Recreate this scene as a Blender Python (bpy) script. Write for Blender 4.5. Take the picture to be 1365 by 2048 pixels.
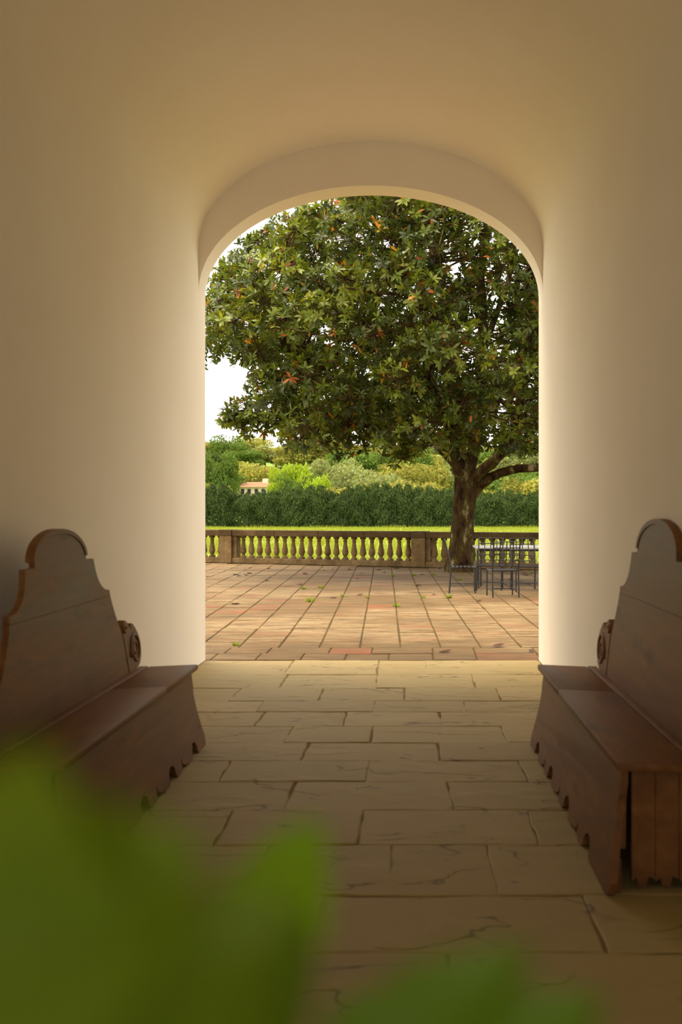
import bpy, bmesh, math, random
import numpy as np
from mathutils import Vector, Matrix

for o in list(bpy.data.objects):
    bpy.data.objects.remove(o, do_unlink=True)
scene = bpy.context.scene
COL = scene.collection
random.seed(7)
RNG = np.random.default_rng(11)

# ------------------------------------------------------------------ camera
FPX, PX, PY, HC = 1991.0, 822.0, 1013.0, 1.5
cd = bpy.data.cameras.new('camera')
cd.sensor_fit = 'VERTICAL'
cd.sensor_height = 36.0
cd.lens = FPX / 2048 * 36.0
cd.shift_x = -(PX - 682.5) / 2048
cd.shift_y = -(1024 - PY) / 2048
cd.clip_start = 0.02
cd.clip_end = 2000
cd.dof.use_dof = True
cd.dof.focus_distance = 20.0
cd.dof.aperture_fstop = 2.8
cam = bpy.data.objects.new('camera', cd)
cam.location = (0, 0, HC)
cam.rotation_euler = (math.radians(90), 0, 0)
COL.objects.link(cam)
scene.camera = cam

# ------------------------------------------------------------------ world, sun, exposure
scene.view_settings.view_transform = 'Standard'
scene.view_settings.look = 'None'
scene.view_settings.gamma = 1.0
scene.view_settings.use_curve_mapping = False
scene.view_settings.exposure = 0.72

SKY_STRENGTH = 1.75
w = bpy.data.worlds.new('overcast_sky')
scene.world = w
w.use_nodes = True
nt = w.node_tree
nt.nodes.clear()
out = nt.nodes.new('ShaderNodeOutputWorld')
bg = nt.nodes.new('ShaderNodeBackground')
tc = nt.nodes.new('ShaderNodeTexCoord')
mp = nt.nodes.new('ShaderNodeMapping')
mp.inputs['Scale'].default_value = (1.0, 1.0, 2.6)
nz = nt.nodes.new('ShaderNodeTexNoise')
nz.inputs['Scale'].default_value = 2.2
nz.inputs['Detail'].default_value = 5
cr = nt.nodes.new('ShaderNodeValToRGB')
cr.color_ramp.elements[0].position = 0.35
cr.color_ramp.elements[0].color = (0.80, 0.78, 0.77, 1)
cr.color_ramp.elements[1].position = 0.65
cr.color_ramp.elements[1].color = (0.98, 0.95, 0.91, 1)
nt.links.new(tc.outputs['Generated'], mp.inputs['Vector'])
nt.links.new(mp.outputs['Vector'], nz.inputs['Vector'])
nt.links.new(nz.outputs['Fac'], cr.inputs['Fac'])
nt.links.new(cr.outputs['Color'], bg.inputs['Color'])
bg.inputs['Strength'].default_value = SKY_STRENGTH
nt.links.new(bg.outputs['Background'], out.inputs['Surface'])

sd = bpy.data.lights.new('sun', 'SUN')
sd.energy = 4.3
sd.angle = math.radians(48)
sd.color = (1.0, 0.87, 0.66)
sun = bpy.data.objects.new('sun', sd)
sdir = Vector((-0.26, 0.04, 0.96))           # towards the sun: high, beyond the terrace on the left, veiled
sun.rotation_euler = sdir.to_track_quat('Z', 'Y').to_euler()
sun.location = (-20, -5, 30)
COL.objects.link(sun)


# ------------------------------------------------------------------ helpers
def srgb(r, g, b, k=1.0):
    def f(c):
        c /= 255.0
        return (c / 12.92 if c <= 0.04045 else ((c + 0.055) / 1.055) ** 2.4) * k
    return (f(r), f(g), f(b), 1.0)


def P(x, y, Y):
    """point of the place at distance Y that stands at pixel x, y"""
    return Vector(((x - PX) / FPX * Y, Y, HC - (y - PY) / FPX * Y))


def link(o, parent=None):
    COL.objects.link(o)
    if parent is not None:
        o.parent = parent
    return o


def tag(o, label=None, cat=None, group=None, kind=None):
    if label: o['label'] = label
    if cat: o['category'] = cat
    if group: o['group'] = group
    if kind: o['kind'] = kind
    return o


def mesh(name, verts, faces, mat=None, smooth=False):
    me = bpy.data.meshes.new(name)
    me.from_pydata([tuple(v) for v in verts], [], faces)
    if mat: me.materials.append(mat)
    if smooth:
        me.polygons.foreach_set('use_smooth', [True] * len(me.polygons))
    me.update()
    return me


def obj(name, me, parent=None, loc=None, rot=None):
    o = bpy.data.objects.new(name, me)
    if loc is not None: o.location = loc
    if rot is not None: o.rotation_euler = rot
    return link(o, parent)


def empty(name, loc, rz=0.0):
    o = bpy.data.objects.new(name, None)
    o.empty_display_size = 0.1
    o.location = loc
    o.rotation_euler = (0, 0, rz)
    return link(o)


class MB:
    """collects shapes into one mesh"""
    def __init__(s):
        s.v, s.f = [], []

    def add(s, verts, faces):
        n = len(s.v)
        s.v += [Vector(v) for v in verts]
        s.f += [tuple(i + n for i in f) for f in faces]
        return s

    def box(s, x0, x1, y0, y1, z0, z1, ch=0.0):
        if ch <= 0:
            v = [(x, y, z) for z in (z0, z1) for y in (y0, y1) for x in (x0, x1)]
            f = [(0, 2, 3, 1), (4, 5, 7, 6), (0, 1, 5, 4), (2, 6, 7, 3), (0, 4, 6, 2), (1, 3, 7, 5)]
            return s.add(v, f)
        bm = bmesh.new()
        bmesh.ops.create_cube(bm, size=1.0)
        for q in bm.verts:
            q.co = Vector(((x0 + x1) / 2 + q.co.x * (x1 - x0), (y0 + y1) / 2 + q.co.y * (y1 - y0), (z0 + z1) / 2 + q.co.z * (z1 - z0)))
        bmesh.ops.bevel(bm, geom=list(bm.edges), offset=ch, segments=2, affect='EDGES', profile=0.5)
        bm.verts.index_update()
        v = [q.co.copy() for q in bm.verts]
        f = [tuple(q.index for q in fc.verts) for fc in bm.faces]
        bm.free()
        return s.add(v, f)

    def slab(s, poly, z0, z1, ch=0.006):
        """flat stone: polygon footprint (counterclockwise), chamfered top"""
        n = len(poly)
        c = sum((Vector((p[0], p[1])) for p in poly), Vector((0, 0))) / n
        low = [(p[0], p[1], z0) for p in poly]
        mid = [(p[0], p[1], z1 - ch) for p in poly]
        top = []
        for p in poly:
            d = Vector((p[0], p[1])) - c
            l = d.length
            q = c + d * max(0.0, (l - ch * 1.6) / l)
            top.append((q.x, q.y, z1))
        f = [tuple(range(2 * n, 3 * n))]
        for i in range(n):
            j = (i + 1) % n
            f.append((i, j, n + j, n + i))
            f.append((n + i, n + j, 2 * n + j, 2 * n + i))
        return s.add(low + mid + top, f)

    def prism(s, poly, axis, a0, a1, ch=0.0):
        """extrude polygon; axis 'x' -> poly is (y,z), 'y' -> (x,z), 'z' -> (x,y)"""
        n = len(poly)
        def mk(p, a):
            return (a, p[0], p[1]) if axis == 'x' else ((p[0], a, p[1]) if axis == 'y' else (p[0], p[1], a))
        v = [mk(p, a0) for p in poly] + [mk(p, a1) for p in poly]
        f = [tuple(range(n)), tuple(range(2 * n - 1, n - 1, -1))]
        for i in range(n):
            j = (i + 1) % n
            f.append((i, n + i, n + j, j))
        return s.add(v, f)

    def tube(s, pts, rad, seg=8, caps=True):
        pts = [Vector(p) for p in pts]
        n = len(pts)
        rad = [rad] * n if not hasattr(rad, '__len__') else list(rad)
        t0 = (pts[1] - pts[0]).normalized()
        ref = Vector((0, 0, 1)) if abs(t0.z) < 0.9 else Vector((1, 0, 0))
        u = t0.cross(ref).normalized()
        v, f = [], []
        for i in range(n):
            t = (pts[min(i + 1, n - 1)] - pts[max(i - 1, 0)]).normalized()
            u = (u - t * u.dot(t)).normalized()
            b = t.cross(u)
            for k in range(seg):
                a = 2 * math.pi * k / seg
                v.append(pts[i] + (u * math.cos(a) + b * math.sin(a)) * rad[i])
        for i in range(n - 1):
            for k in range(seg):
                k2 = (k + 1) % seg
                f.append((i * seg + k, i * seg + k2, (i + 1) * seg + k2, (i + 1) * seg + k))
        if caps:
            f.append(tuple(range(seg - 1, -1, -1)))
            f.append(tuple(range((n - 1) * seg, n * seg)))
        return s.add(v, f)

    def lathe(s, prof, seg=16, c=(0, 0, 0)):
        v, f = [], []
        m = len(prof)
        for (r, z) in prof:
            for k in range(seg):
                a = 2 * math.pi * k / seg
                v.append((c[0] + r * math.cos(a), c[1] + r * math.sin(a), c[2] + z))
        for i in range(m - 1):
            for k in range(seg):
                k2 = (k + 1) % seg
                f.append((i * seg + k, i * seg + k2, (i + 1) * seg + k2, (i + 1) * seg + k))
        f.append(tuple(range(seg - 1, -1, -1)))
        f.append(tuple(range((m - 1) * seg, m * seg)))
        return s.add(v, f)

    def build(s, name, mat, parent=None, loc=None, rot=None, smooth=False, origin=None, auto=None):
        v = s.v if origin is None else [p - Vector(origin) for p in s.v]
        me = mesh(name, v, s.f, mat, smooth)
        bm = bmesh.new(); bm.from_mesh(me)
        bmesh.ops.recalc_face_normals(bm, faces=bm.faces)
        bm.to_mesh(me); bm.free()
        if auto:
            me.polygons.foreach_set('use_smooth', [True] * len(me.polygons))
            try:
                me.set_sharp_from_angle(angle=math.radians(auto))
            except Exception:
                pass
        return obj(name, me, parent, loc if loc is not None else (origin if (origin is not None and parent is None) else None), rot)


# ------------------------------------------------------------------ materials
def mat_base(name, rough=0.8, spec=0.3):
    m = bpy.data.materials.new(name)
    m.use_nodes = True
    n = m.node_tree.nodes
    b = n['Principled BSDF']
    b.inputs['Roughness'].default_value = rough
    b.inputs['Specular IOR Level'].default_value = spec
    return m, m.node_tree, b


def noise(nt, scale, detail=4, rough=0.55, coord='Object', stretch=(1, 1, 1), dist=0.0):
    tc = nt.nodes.new('ShaderNodeTexCoord')
    mp = nt.nodes.new('ShaderNodeMapping')
    mp.inputs['Scale'].default_value = stretch
    nz = nt.nodes.new('ShaderNodeTexNoise')
    nz.inputs['Scale'].default_value = scale
    nz.inputs['Detail'].default_value = detail
    nz.inputs['Roughness'].default_value = rough
    nz.inputs['Distortion'].default_value = dist
    if coord == 'World':
        g = nt.nodes.new('ShaderNodeNewGeometry')
        nt.links.new(g.outputs['Position'], mp.inputs['Vector'])
    else:
        nt.links.new(tc.outputs[coord], mp.inputs['Vector'])
    nt.links.new(mp.outputs['Vector'], nz.inputs['Vector'])
    return nz.outputs['Fac']


def ramp(nt, fac, stops):
    r = nt.nodes.new('ShaderNodeValToRGB')
    e = r.color_ramp.elements
    while len(e) < len(stops): e.new(0.5)
    for i, (p, c) in enumerate(stops):
        e[i].position = p
        e[i].color = c
    nt.links.new(fac, r.inputs['Fac'])
    return r.outputs['Color']


def mix(nt, fac, a, b, mode='MIX'):
    m = nt.nodes.new('ShaderNodeMix')
    m.data_type = 'RGBA'
    m.blend_type = mode
    for s, v in ((m.inputs[0], fac), (m.inputs[6], a), (m.inputs[7], b)):
        if hasattr(v, 'is_linked'): nt.links.new(v, s)
        else: s.default_value = v
    return m.outputs[2]


def bump(nt, bsdf, height, strength=0.3, dist=0.01):
    b = nt.nodes.new('ShaderNodeBump')
    b.inputs['Strength'].default_value = strength
    b.inputs['Distance'].default_value = dist
    nt.links.new(height, b.inputs['Height'])
    nt.links.new(b.outputs['Normal'], bsdf.inputs['Normal'])


BW = lambda v: (v, v, v, 1)


def m_plaster():
    m, t, b = mat_base('warm_plaster', 0.9, 0.15)
    n1 = noise(t, 0.9, 5, 0.6, 'World')
    col = ramp(t, n1, [(0.3, srgb(243, 231, 210)), (0.7, srgb(247, 237, 218))])
    n2 = noise(t, 90, 3, 0.6, 'World')
    t.links.new(col, b.inputs['Base Color'])
    bump(t, b, n2, 0.05, 0.004)
    return m


def m_stone_floor():
    m, t, b = mat_base('grey_flagstone', 0.72, 0.35)
    oi = t.nodes.new('ShaderNodeObjectInfo')
    base = ramp(t, oi.outputs['Random'], [(0.0, srgb(148, 126, 76)), (0.35, srgb(156, 134, 83)), (0.7, srgb(150, 129, 79)), (1.0, srgb(162, 140, 90))])
    n1 = noise(t, 3.0, 8, 0.65, 'World', (1, 2.0, 1))
    c = mix(t, 0.5, base, ramp(t, n1, [(0.25, BW(0.42)), (0.5, BW(0.5)), (0.75, BW(0.58))]), 'OVERLAY')
    # layered slate ridges: thin contour lines of a stretched noise
    n2 = noise(t, 1.5, 3, 0.5, 'World', (0.75, 2.0, 1), 0.5)
    ln = ramp(t, n2, [(0.0, BW(0)), (0.491, BW(0)), (0.50, BW(1)), (0.509, BW(0)), (1.0, BW(0))])
    n3 = noise(t, 2.3, 2, 0.5, 'World')
    msk = ramp(t, n3, [(0.44, BW(0)), (0.52, BW(1))])
    ln = mix(t, 1.0, ln, msk, 'MULTIPLY')
    c = mix(t, mix(t, 1.0, ln, BW(0.75), 'MULTIPLY'), c, srgb(70, 52, 30))
    t.links.new(c, b.inputs['Base Color'])
    # step relief: one side of the contour is a little higher
    st = ramp(t, n2, [(0.485, BW(0.0)), (0.515, BW(1.0))])
    h = mix(t, 0.3, mix(t, 1.0, st, msk, 'MULTIPLY'), noise(t, 14, 6, 0.65, 'World'))
    bump(t, b, h, 0.45, 0.012)
    return m


def m_joint(name, c):
    m, t, b = mat_base(name, 0.95, 0.1)
    n = noise(t, 9, 5, 0.6, 'World')
    t.links.new(ramp(t, n, [(0.3, tuple(x * 0.7 for x in c[:3]) + (1,)), (0.7, c)]), b.inputs['Base Color'])
    return m


def m_tile():
    m, t, b = mat_base('terracotta_tile', 0.85, 0.2)
    at = t.nodes.new('ShaderNodeAttribute'); at.attribute_name = 'tint'
    oi = t.nodes.new('ShaderNodeObjectInfo')
    ad = t.nodes.new('ShaderNodeMath'); ad.operation = 'ADD'
    t.links.new(at.outputs['Fac'], ad.inputs[0]); t.links.new(oi.outputs['Random'], ad.inputs[1])
    fr = t.nodes.new('ShaderNodeMath'); fr.operation = 'FRACT'
    t.links.new(ad.outputs[0], fr.inputs[0])
    base = ramp(t, fr.outputs[0], [(0.0, srgb(102, 76, 45)), (0.4, srgb(110, 83, 50)), (0.8, srgb(110, 77, 46)), (0.93, srgb(116, 72, 43)), (1.0, srgb(130, 66, 38))])
    n1 = noise(t, 1.6, 8, 0.7, 'World', (0.7, 2.2, 1))
    c = mix(t, ramp(t, n1, [(0.35, BW(0.0)), (0.6, BW(0.85))]), base, srgb(86, 70, 42))
    n2 = noise(t, 2.4, 10, 0.78, 'World', (0.5, 3.0, 1))
    big = ramp(t, noise(t, 0.42, 3, 0.5, 'World', (0.8, 1.3, 1)), [(0.42, BW(0.12)), (0.6, BW(1))])
    c = mix(t, mix(t, 1.0, ramp(t, n2, [(0.42, BW(0)), (0.58, BW(0.95))]), big, 'MULTIPLY'), c, srgb(142, 120, 86))
    n3 = noise(t, 5, 9, 0.75, 'World', (0.5, 2.4, 1))
    c = mix(t, ramp(t, n3, [(0.52, BW(0)), (0.64, BW(0.8))]), c, srgb(66, 48, 28))
    t.links.new(c, b.inputs['Base Color'])
    bump(t, b, noise(t, 12, 8, 0.7, 'World'), 0.5, 0.012)
    return m


def m_weathered(name, c1, c2, c3, scale=4.0, rough=0.9):
    m, t, b = mat_base(name, rough, 0.2)
    n1 = noise(t, scale, 8, 0.7, 'World')
    c = ramp(t, n1, [(0.3, c1), (0.55, c2), (0.78, c3)])
    t.links.new(c, b.inputs['Base Color'])
    bump(t, b, noise(t, scale * 6, 6, 0.7, 'World'), 0.5, 0.01)
    return m


def m_wood():
    m, t, b = mat_base('dark_walnut', 0.5, 0.16)
    n1 = noise(t, 3.0, 7, 0.65, 'World', (1, 0.35, 1.6), 0.6)
    n2 = noise(t, 28, 5, 0.6, 'World', (1, 0.06, 1))
    c = ramp(t, n1, [(0.25, srgb(80, 48, 22)), (0.5, srgb(112, 73, 37)), (0.75, srgb(138, 97, 53))])
    c = mix(t, 0.35, c, ramp(t, n2, [(0.3, BW(0.35)), (0.7, BW(0.65))]), 'OVERLAY')
    n3 = noise(t, 1.9, 4, 0.6, 'World', (1, 0.8, 3.0))
    c = mix(t, ramp(t, n3, [(0.62, BW(0)), (0.74, BW(0.6))]), c, srgb(48, 32, 20))
    t.links.new(c, b.inputs['Base Color'])
    r = ramp(t, n1, [(0.3, BW(0.4)), (0.7, BW(0.56))])
    t.links.new(r, b.inputs['Roughness'])
    bump(t, b, n2, 0.12, 0.004)
    return m


def m_bark():
    m, t, b = mat_base('magnolia_bark', 0.95, 0.1)
    n1 = noise(t, 5, 8, 0.7, 'World', (1, 1, 0.5))
    c = ramp(t, n1, [(0.36, srgb(30, 20, 12)), (0.47, srgb(66, 46, 28)), (0.56, srgb(74, 68, 28)), (0.66, srgb(150, 130, 100))])
    t.links.new(c, b.inputs['Base Color'])
    bump(t, b, noise(t, 16, 6, 0.7, 'World', (1, 1, 0.35)), 0.9, 0.03)
    return m


def m_leaf(name, attr=True, rough=0.4, transl=0.25, objcol=False, spec=0.45):
    m = bpy.data.materials.new(name)
    m.use_nodes = True
    t = m.node_tree
    b = t.nodes['Principled BSDF']
    b.inputs['Roughness'].default_value = rough
    b.inputs['Specular IOR Level'].default_value = spec
    o = t.nodes['Material Output']
    if attr:
        a = t.nodes.new('ShaderNodeAttribute'); a.attribute_name = 'leafcol'
        c = a.outputs['Color']
        if objcol:
            oi = t.nodes.new('ShaderNodeObjectInfo')
            c = mix(t, 1.0, c, oi.outputs['Color'], 'MULTIPLY')
    else:
        oi = t.nodes.new('ShaderNodeObjectInfo')
        c = oi.outputs['Color']
    t.links.new(c, b.inputs['Base Color'])
    tr = t.nodes.new('ShaderNodeBsdfTranslucent')
    t.links.new(mix(t, 1.0, c, (1.5, 1.45, 0.7, 1), 'MULTIPLY'), tr.inputs['Color'])
    ms = t.nodes.new('ShaderNodeMixShader')
    ms.inputs[0].default_value = transl
    t.links.new(b.outputs[0], ms.inputs[1]); t.links.new(tr.outputs[0], ms.inputs[2])
    t.links.new(ms.outputs[0], o.inputs['Surface'])
    return m


def m_plain(name, c, rough=0.6, metal=0.0, spec=0.4, var=0.12, scale=20):
    m, t, b = mat_base(name, rough, spec)
    n = noise(t, scale, 4, 0.6, 'World')
    t.links.new(ramp(t, n, [(0.3, tuple(x * (1 - var) for x in c[:3]) + (1,)), (0.7, tuple(x * (1 + var) for x in c[:3]) + (1,))]), b.inputs['Base Color'])
    b.inputs['Metallic'].default_value = metal
    return m


M = dict(
    plaster=m_plaster(),
    flag=m_stone_floor(),
    joint=m_joint('dark_joint', srgb(128, 106, 66)),
    tjoint=m_joint('mossy_joint', srgb(84, 68, 38)),
    tile=m_tile(),
    stone=m_weathered('weathered_stone', srgb(86, 67, 41), srgb(126, 102, 66), srgb(160, 136, 97), 3.0),
    rail=m_weathered('lichen_stone', srgb(62, 46, 26), srgb(90, 70, 43), srgb(118, 96, 64), 2.2),
    wood=m_wood(),
    bark=m_bark(),
    leaf=m_leaf('magnolia_leaf', rough=0.42, transl=0.3, spec=0.3),
    far=m_leaf('distant_foliage', rough=0.8, transl=0.3, objcol=True, spec=0.1),
    grassblade=m_leaf('grass_blade', rough=0.7, transl=0.35, spec=0.15),
    plantleaf=m_leaf('plant_leaf', attr=False, rough=0.5, transl=0.45, spec=0.3),
    deadleaf=m_plain('dead_leaf', srgb(74, 44, 26), 0.8),
    iron=m_plain('wrought_iron', srgb(52, 50, 48), 0.45, 0.5),
    tabletop=m_plain('grey_metal_top', srgb(168, 162, 152), 0.45, 0.0),
    lawn=m_weathered('lawn_ground', srgb(104, 118, 30), srgb(126, 136, 40), srgb(140, 146, 52), 0.6),
    hill=m_weathered('hill_meadow', srgb(92, 116, 40), srgb(112, 134, 52), srgb(128, 144, 62), 0.05),
    hwall=m_plain('pale_render', srgb(226, 206, 178), 0.9),
    roof=m_plain('old_roof_tiles', srgb(132, 96, 64), 0.9, scale=2),
    glass=m_plain('dark_window', srgb(52, 46, 42), 0.3),
    stem=m_plain('green_stem', srgb(74, 84, 30), 0.6),
    pot=m_plain('terracotta_pot', srgb(160, 92, 58), 0.85),
    soil=m_plain('potting_soil', srgb(48, 36, 26), 0.95),
)

# ------------------------------------------------------------------ the passage
Y_IN, Y_OUT, Y_BACK = 9.42, 9.726, -4.5
XL, XR = -2.008, 1.252
XC, XW = (XL + XR) / 2, (XR - XL) / 2
V_SPR, V_RISE = 3.936, 1.018
A_SPR, A_RISE = 3.532, 1.006


def shell(name, prof, y0, y1, ny, label, cat):
    """open profile (x,z) swept along y, thickened outwards"""
    v, f = [], []
    n = len(prof)
    for j in range(ny + 1):
        y = y0 + (y1 - y0) * j / ny
        v += [(p[0], y, p[1]) for p in prof]
    for j in range(ny):
        for i in range(n - 1):
            f.append((j * n + i, j * n + i + 1, (j + 1) * n + i + 1, (j + 1) * n + i))
    me = mesh(name, v, f, M['plaster'], True)
    o = obj(name, me)
    return tag(o, label, cat, kind='structure')


def thick_wall(name, x_in, x_out, z1, label):
    b = MB().box(min(x_in, x_out), max(x_in, x_out), Y_BACK, Y_IN, 0, z1)
    return tag(b.build(name, M['plaster']), label, 'wall', kind='structure')


thick_wall('wall_left', XL, XL - 0.45, V_SPR, 'plain warm plaster wall behind the left bench')
thick_wall('wall_right', XR, XR + 0.45, V_SPR, 'plain warm plaster wall behind the right bench')
NA = 64
prof = []
for i in range(NA + 1):
    a = math.pi - math.pi * i / NA
    prof.append((XC + XW * math.cos(a), V_SPR + V_RISE * math.sin(a)))
outer = [(XL - 0.45, V_SPR), (XL - 0.45, V_SPR + V_RISE + 0.4), (XR + 0.45, V_SPR + V_RISE + 0.4), (XR + 0.45, V_SPR)]
cb = MB().prism(prof + outer[::-1], 'y', Y_BACK, Y_IN)
ceil = cb.build('ceiling', M['plaster'], auto=30)
tag(ceil, 'plastered barrel vault over the passage', 'ceiling', kind='structure')


def arch_wall(name, y0, y1, xw, spr, rise, x0, x1, ztop, label):
    inner = [(XC - xw, 0.0), (XC - xw, spr)]
    outer = [(x0, 0.0), (x0, spr)]
    n = 48
    for i in range(1, n):
        a = math.pi - math.pi * i / n
        inner.append((XC + xw * math.cos(a), spr + rise * math.sin(a)))
        tt = i / n
        if tt < 0.2: q = (x0, spr + (ztop - spr) * tt / 0.2)
        elif tt > 0.8: q = (x1, spr + (ztop - spr) * (1 - tt) / 0.2)
        else: q = (x0 + (x1 - x0) * (tt - 0.2) / 0.6, ztop)
        outer.append(q)
    inner += [(XC + xw, spr), (XC + xw, 0.0)]
    outer += [(x1, spr), (x1, 0.0)]
    b = MB()
    m = len(inner)
    v = [(p[0], y0, p[1]) for p in inner] + [(p[0], y0, p[1]) for p in outer] + \
        [(p[0], y1, p[1]) for p in inner] + [(p[0], y1, p[1]) for p in outer]
    f = []
    for i in range(m - 1):
        f.append((i, i + 1, m + i + 1, m + i))
        f.append((2 * m + i, 3 * m + i, 3 * m + i + 1, 2 * m + i + 1))
        f.append((i, 2 * m + i, 2 * m + i + 1, i + 1))
        f.append((m + i, m + i + 1, 3 * m + i + 1, 3 * m + i))
    b.add(v, f)
    o = b.build(name, M['plaster'], auto=25)
    return tag(o, label, 'wall', kind='structure')


arch_wall('wall_front', Y_IN, Y_OUT, XW, A_SPR, A_RISE, -9.0, 8.5, 6.4, 'plaster end wall with the round arched opening')
arch_wall('wall_back', Y_BACK - 0.3, Y_BACK, 1.5, 3.0, 0.95, -6.0, 5.0, 6.4, 'plaster wall behind the viewer, unseen arch added to let light in')  # unseen rear arch, opening sized for the light it lets in

# floor of the passage with single flagstones
fb = MB().box(XL - 0.4, XR + 0.4, Y_BACK - 0.3, Y_OUT, -0.2, -0.006)
floor = fb.build('floor', M['joint'])
tag(floor, 'grey flagstone floor of the passage', 'floor', kind='structure')


def wob_poly(x0, x1, y0, y1, rnd, amp=0.008, step=0.14):
    c = [(x0, y0), (x1, y0), (x1, y1), (x0, y1)]
    c = [(x + rnd.uniform(-amp, amp), y + rnd.uniform(-amp, amp)) for x, y in c]
    pts = []
    for i in range(4):
        a, b2 = c[i], c[(i + 1) % 4]
        L = math.hypot(b2[0] - a[0], b2[1] - a[1])
        k = max(1, int(L / step))
        for j in range(k):
            t = j / k
            w_ = 0 if j == 0 else amp
            pts.append((a[0] + (b2[0] - a[0]) * t + rnd.uniform(-w_, w_) * 0.8, a[1] + (b2[1] - a[1]) * t + rnd.uniform(-w_, w_) * 0.8))
    return pts


rows_px = [(1321, 1349, [578, 757, 853]), (1349, 1376, [567, 754, 947]), (1376, 1402, [470, 642, 1000]), (1402, 1424, [520, 749, 930]),
           (1424, 1452, [520, 690, 880]), (1452, 1485, [578, 744, 1010]), (1485, 1521, [610, 877]), (1521, 1563, [450, 736, 1046]),
           (1563, 1620, [580, 900]), (1620, 1689, [450, 722, 1067]), (1689, 1790, [520, 781, 985]), (1790, 1905, [640, 1190]), (1905, 2060, [430, 900])]
rnd = random.Random(5)
rows = []
for (ya, yb, js) in rows_px:
    Yf, Yn = FPX * HC / (ya - PY), FPX * HC / (yb - PY)
    ym = (Yf + Yn) / 2
    rows.append((Yn, Yf, [(j - PX) / FPX * ym for j in js]))
yy = rows[-1][0]
while yy > -1.0:
    rows.append((yy - 0.55, yy, [XL + 1.0 + rnd.uniform(-.3, .3), XL + 2.2 + rnd.uniform(-.3, .3)]))
    yy -= 0.55
for (yn, yf, js) in rows:
    xs = [XL + 0.002] + [j for j in js if XL + 0.2 < j < XR - 0.2] + [XR - 0.002]
    full = [xs[0]]
    for a in xs[1:]:
        if a - full[-1] > 1.25: full.append((a + full[-1]) / 2 + rnd.uniform(-.1, .1))
        full.append(a)
    g = 0.003
    for a, c in zip(full[:-1], full[1:]):
        rz = rnd.uniform(-0.003, 0.003)
        MB().slab(wob_poly(a + g, c - g, yn + g, yf - g, rnd, 0.011, 0.10), -0.06, rz, 0.005).build('flagstone', M['flag'], floor)

# ------------------------------------------------------------------ terrace
BAL_A, BAL_B = Vector((-5.5, 26.7, 0)), Vector((3.05, 23.6, 0))       # front line of the balustrade
bdir = (BAL_B - BAL_A).normalized()
bnor = Vector((-bdir.y, bdir.x, 0))                                    # away from the house


def bal_y(x):
    return BAL_A.y + (x - BAL_A.x) * bdir.y / bdir.x


XT0, XT1 = -9.5, 8.5
tb = MB().prism([(XT0, Y_OUT), (XT1, Y_OUT), (XT1, bal_y(XT1) + 0.5), (XT0, bal_y(XT0) + 0.5)], 'z', -0.2, -0.010)
terrace = tb.build('terrace_paving', M['tjoint'])
tag(terrace, 'terracotta paved terrace between the arch and the balustrade', 'paving', kind='structure')

ang = math.radians(1.5)
TW, TD = 0.432, 0.43
tiles = []
rnd = random.Random(9)
TX0 = (722 - PX) / FPX * (FPX * HC / 278.0)              # a joint of the paving
def tile_xy(u, v):                                        # grid -> world, turned a little to the left
    return (TX0 + u * math.cos(ang) - v * math.sin(ang), Y_OUT + 0.86 + u * math.sin(ang) + v * math.cos(ang))
# two border rows along the threshold, straight
for r in range(2):
    y0 = Y_OUT + 0.012 + r * 0.42
    x = XT0 + rnd.uniform(0, .3)
    while x < XT1 - 0.6:
        L = rnd.choice([0.42, 0.43, 0.44, 0.62])
        tiles.append([(x, y0), (x + L, y0), (x + L, y0 + 0.41), (x, y0 + 0.41)])
        x += L + 0.012
for i in range(-22, 24):
    for j in range(0, 42):
        x0, y0 = tile_xy((i + .5) * TW, (j + .5) * TD)
        if y0 > bal_y(x0) - 0.25 or x0 < XT0 + .3 or x0 > XT1 - .3: continue
        e = 0.009
        sh = (rnd.uniform(-.004, .004), rnd.uniform(-.006, .006))
        c4 = [(i * TW + e, j * TD + e * .45), ((i + 1) * TW - e, j * TD + e * .45), ((i + 1) * TW - e, (j + 1) * TD - e * .45), (i * TW + e, (j + 1) * TD - e * .45)]
        tiles.append([tile_xy(u + sh[0], v + sh[1]) for u, v in c4])
def vis_tile(t):
    cx, cy = sum(p[0] for p in t) / 4, sum(p[1] for p in t) / 4
    px = PX + FPX * cx / cy
    return 395 < px < 1095, cy
cand = sorted([(vis_tile(t)[1], k) for k, t in enumerate(tiles) if vis_tile(t)[0]])
single = set(k for _, k in cand[:300])
rest = MB(); tint = []
for k, t in enumerate(tiles):
    dz = rnd.gauss(0, 0.0028)
    c = t
    if k in single:
        MB().slab(c, -0.05, dz, 0.006).build('paving_tile', M['tile'], terrace)
    else:
        n0 = len(rest.v)
        rest.slab(c, -0.05, dz, 0.006)
        tint += [rnd.random()] * (len(rest.v) - n0)
ro = rest.build('paving_tile_field', M['tile'], terrace)
a = ro.data.attributes.new('tint', 'FLOAT', 'POINT')
a.data.foreach_set('value', tint)
tag(ro, kind='stuff')

# ------------------------------------------------------------------ balustrade
bal = empty('balustrade', (0, 0, 0))
mid = (BAL_A + BAL_B) / 2
bal.location = mid
bal.rotation_euler = (0, 0, math.atan2(bdir.y, bdir.x))
tag(bal, 'weathered stone balustrade with turned balusters along the terrace edge', 'balustrade')


def bal_s(px):
    """distance along the balustrade for a pixel column"""
    k = (px - PX) / FPX
    # point mid + s*bdir with x = k*y
    return (k * mid.y - mid.x) / (bdir.x - k * bdir.y)


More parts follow.
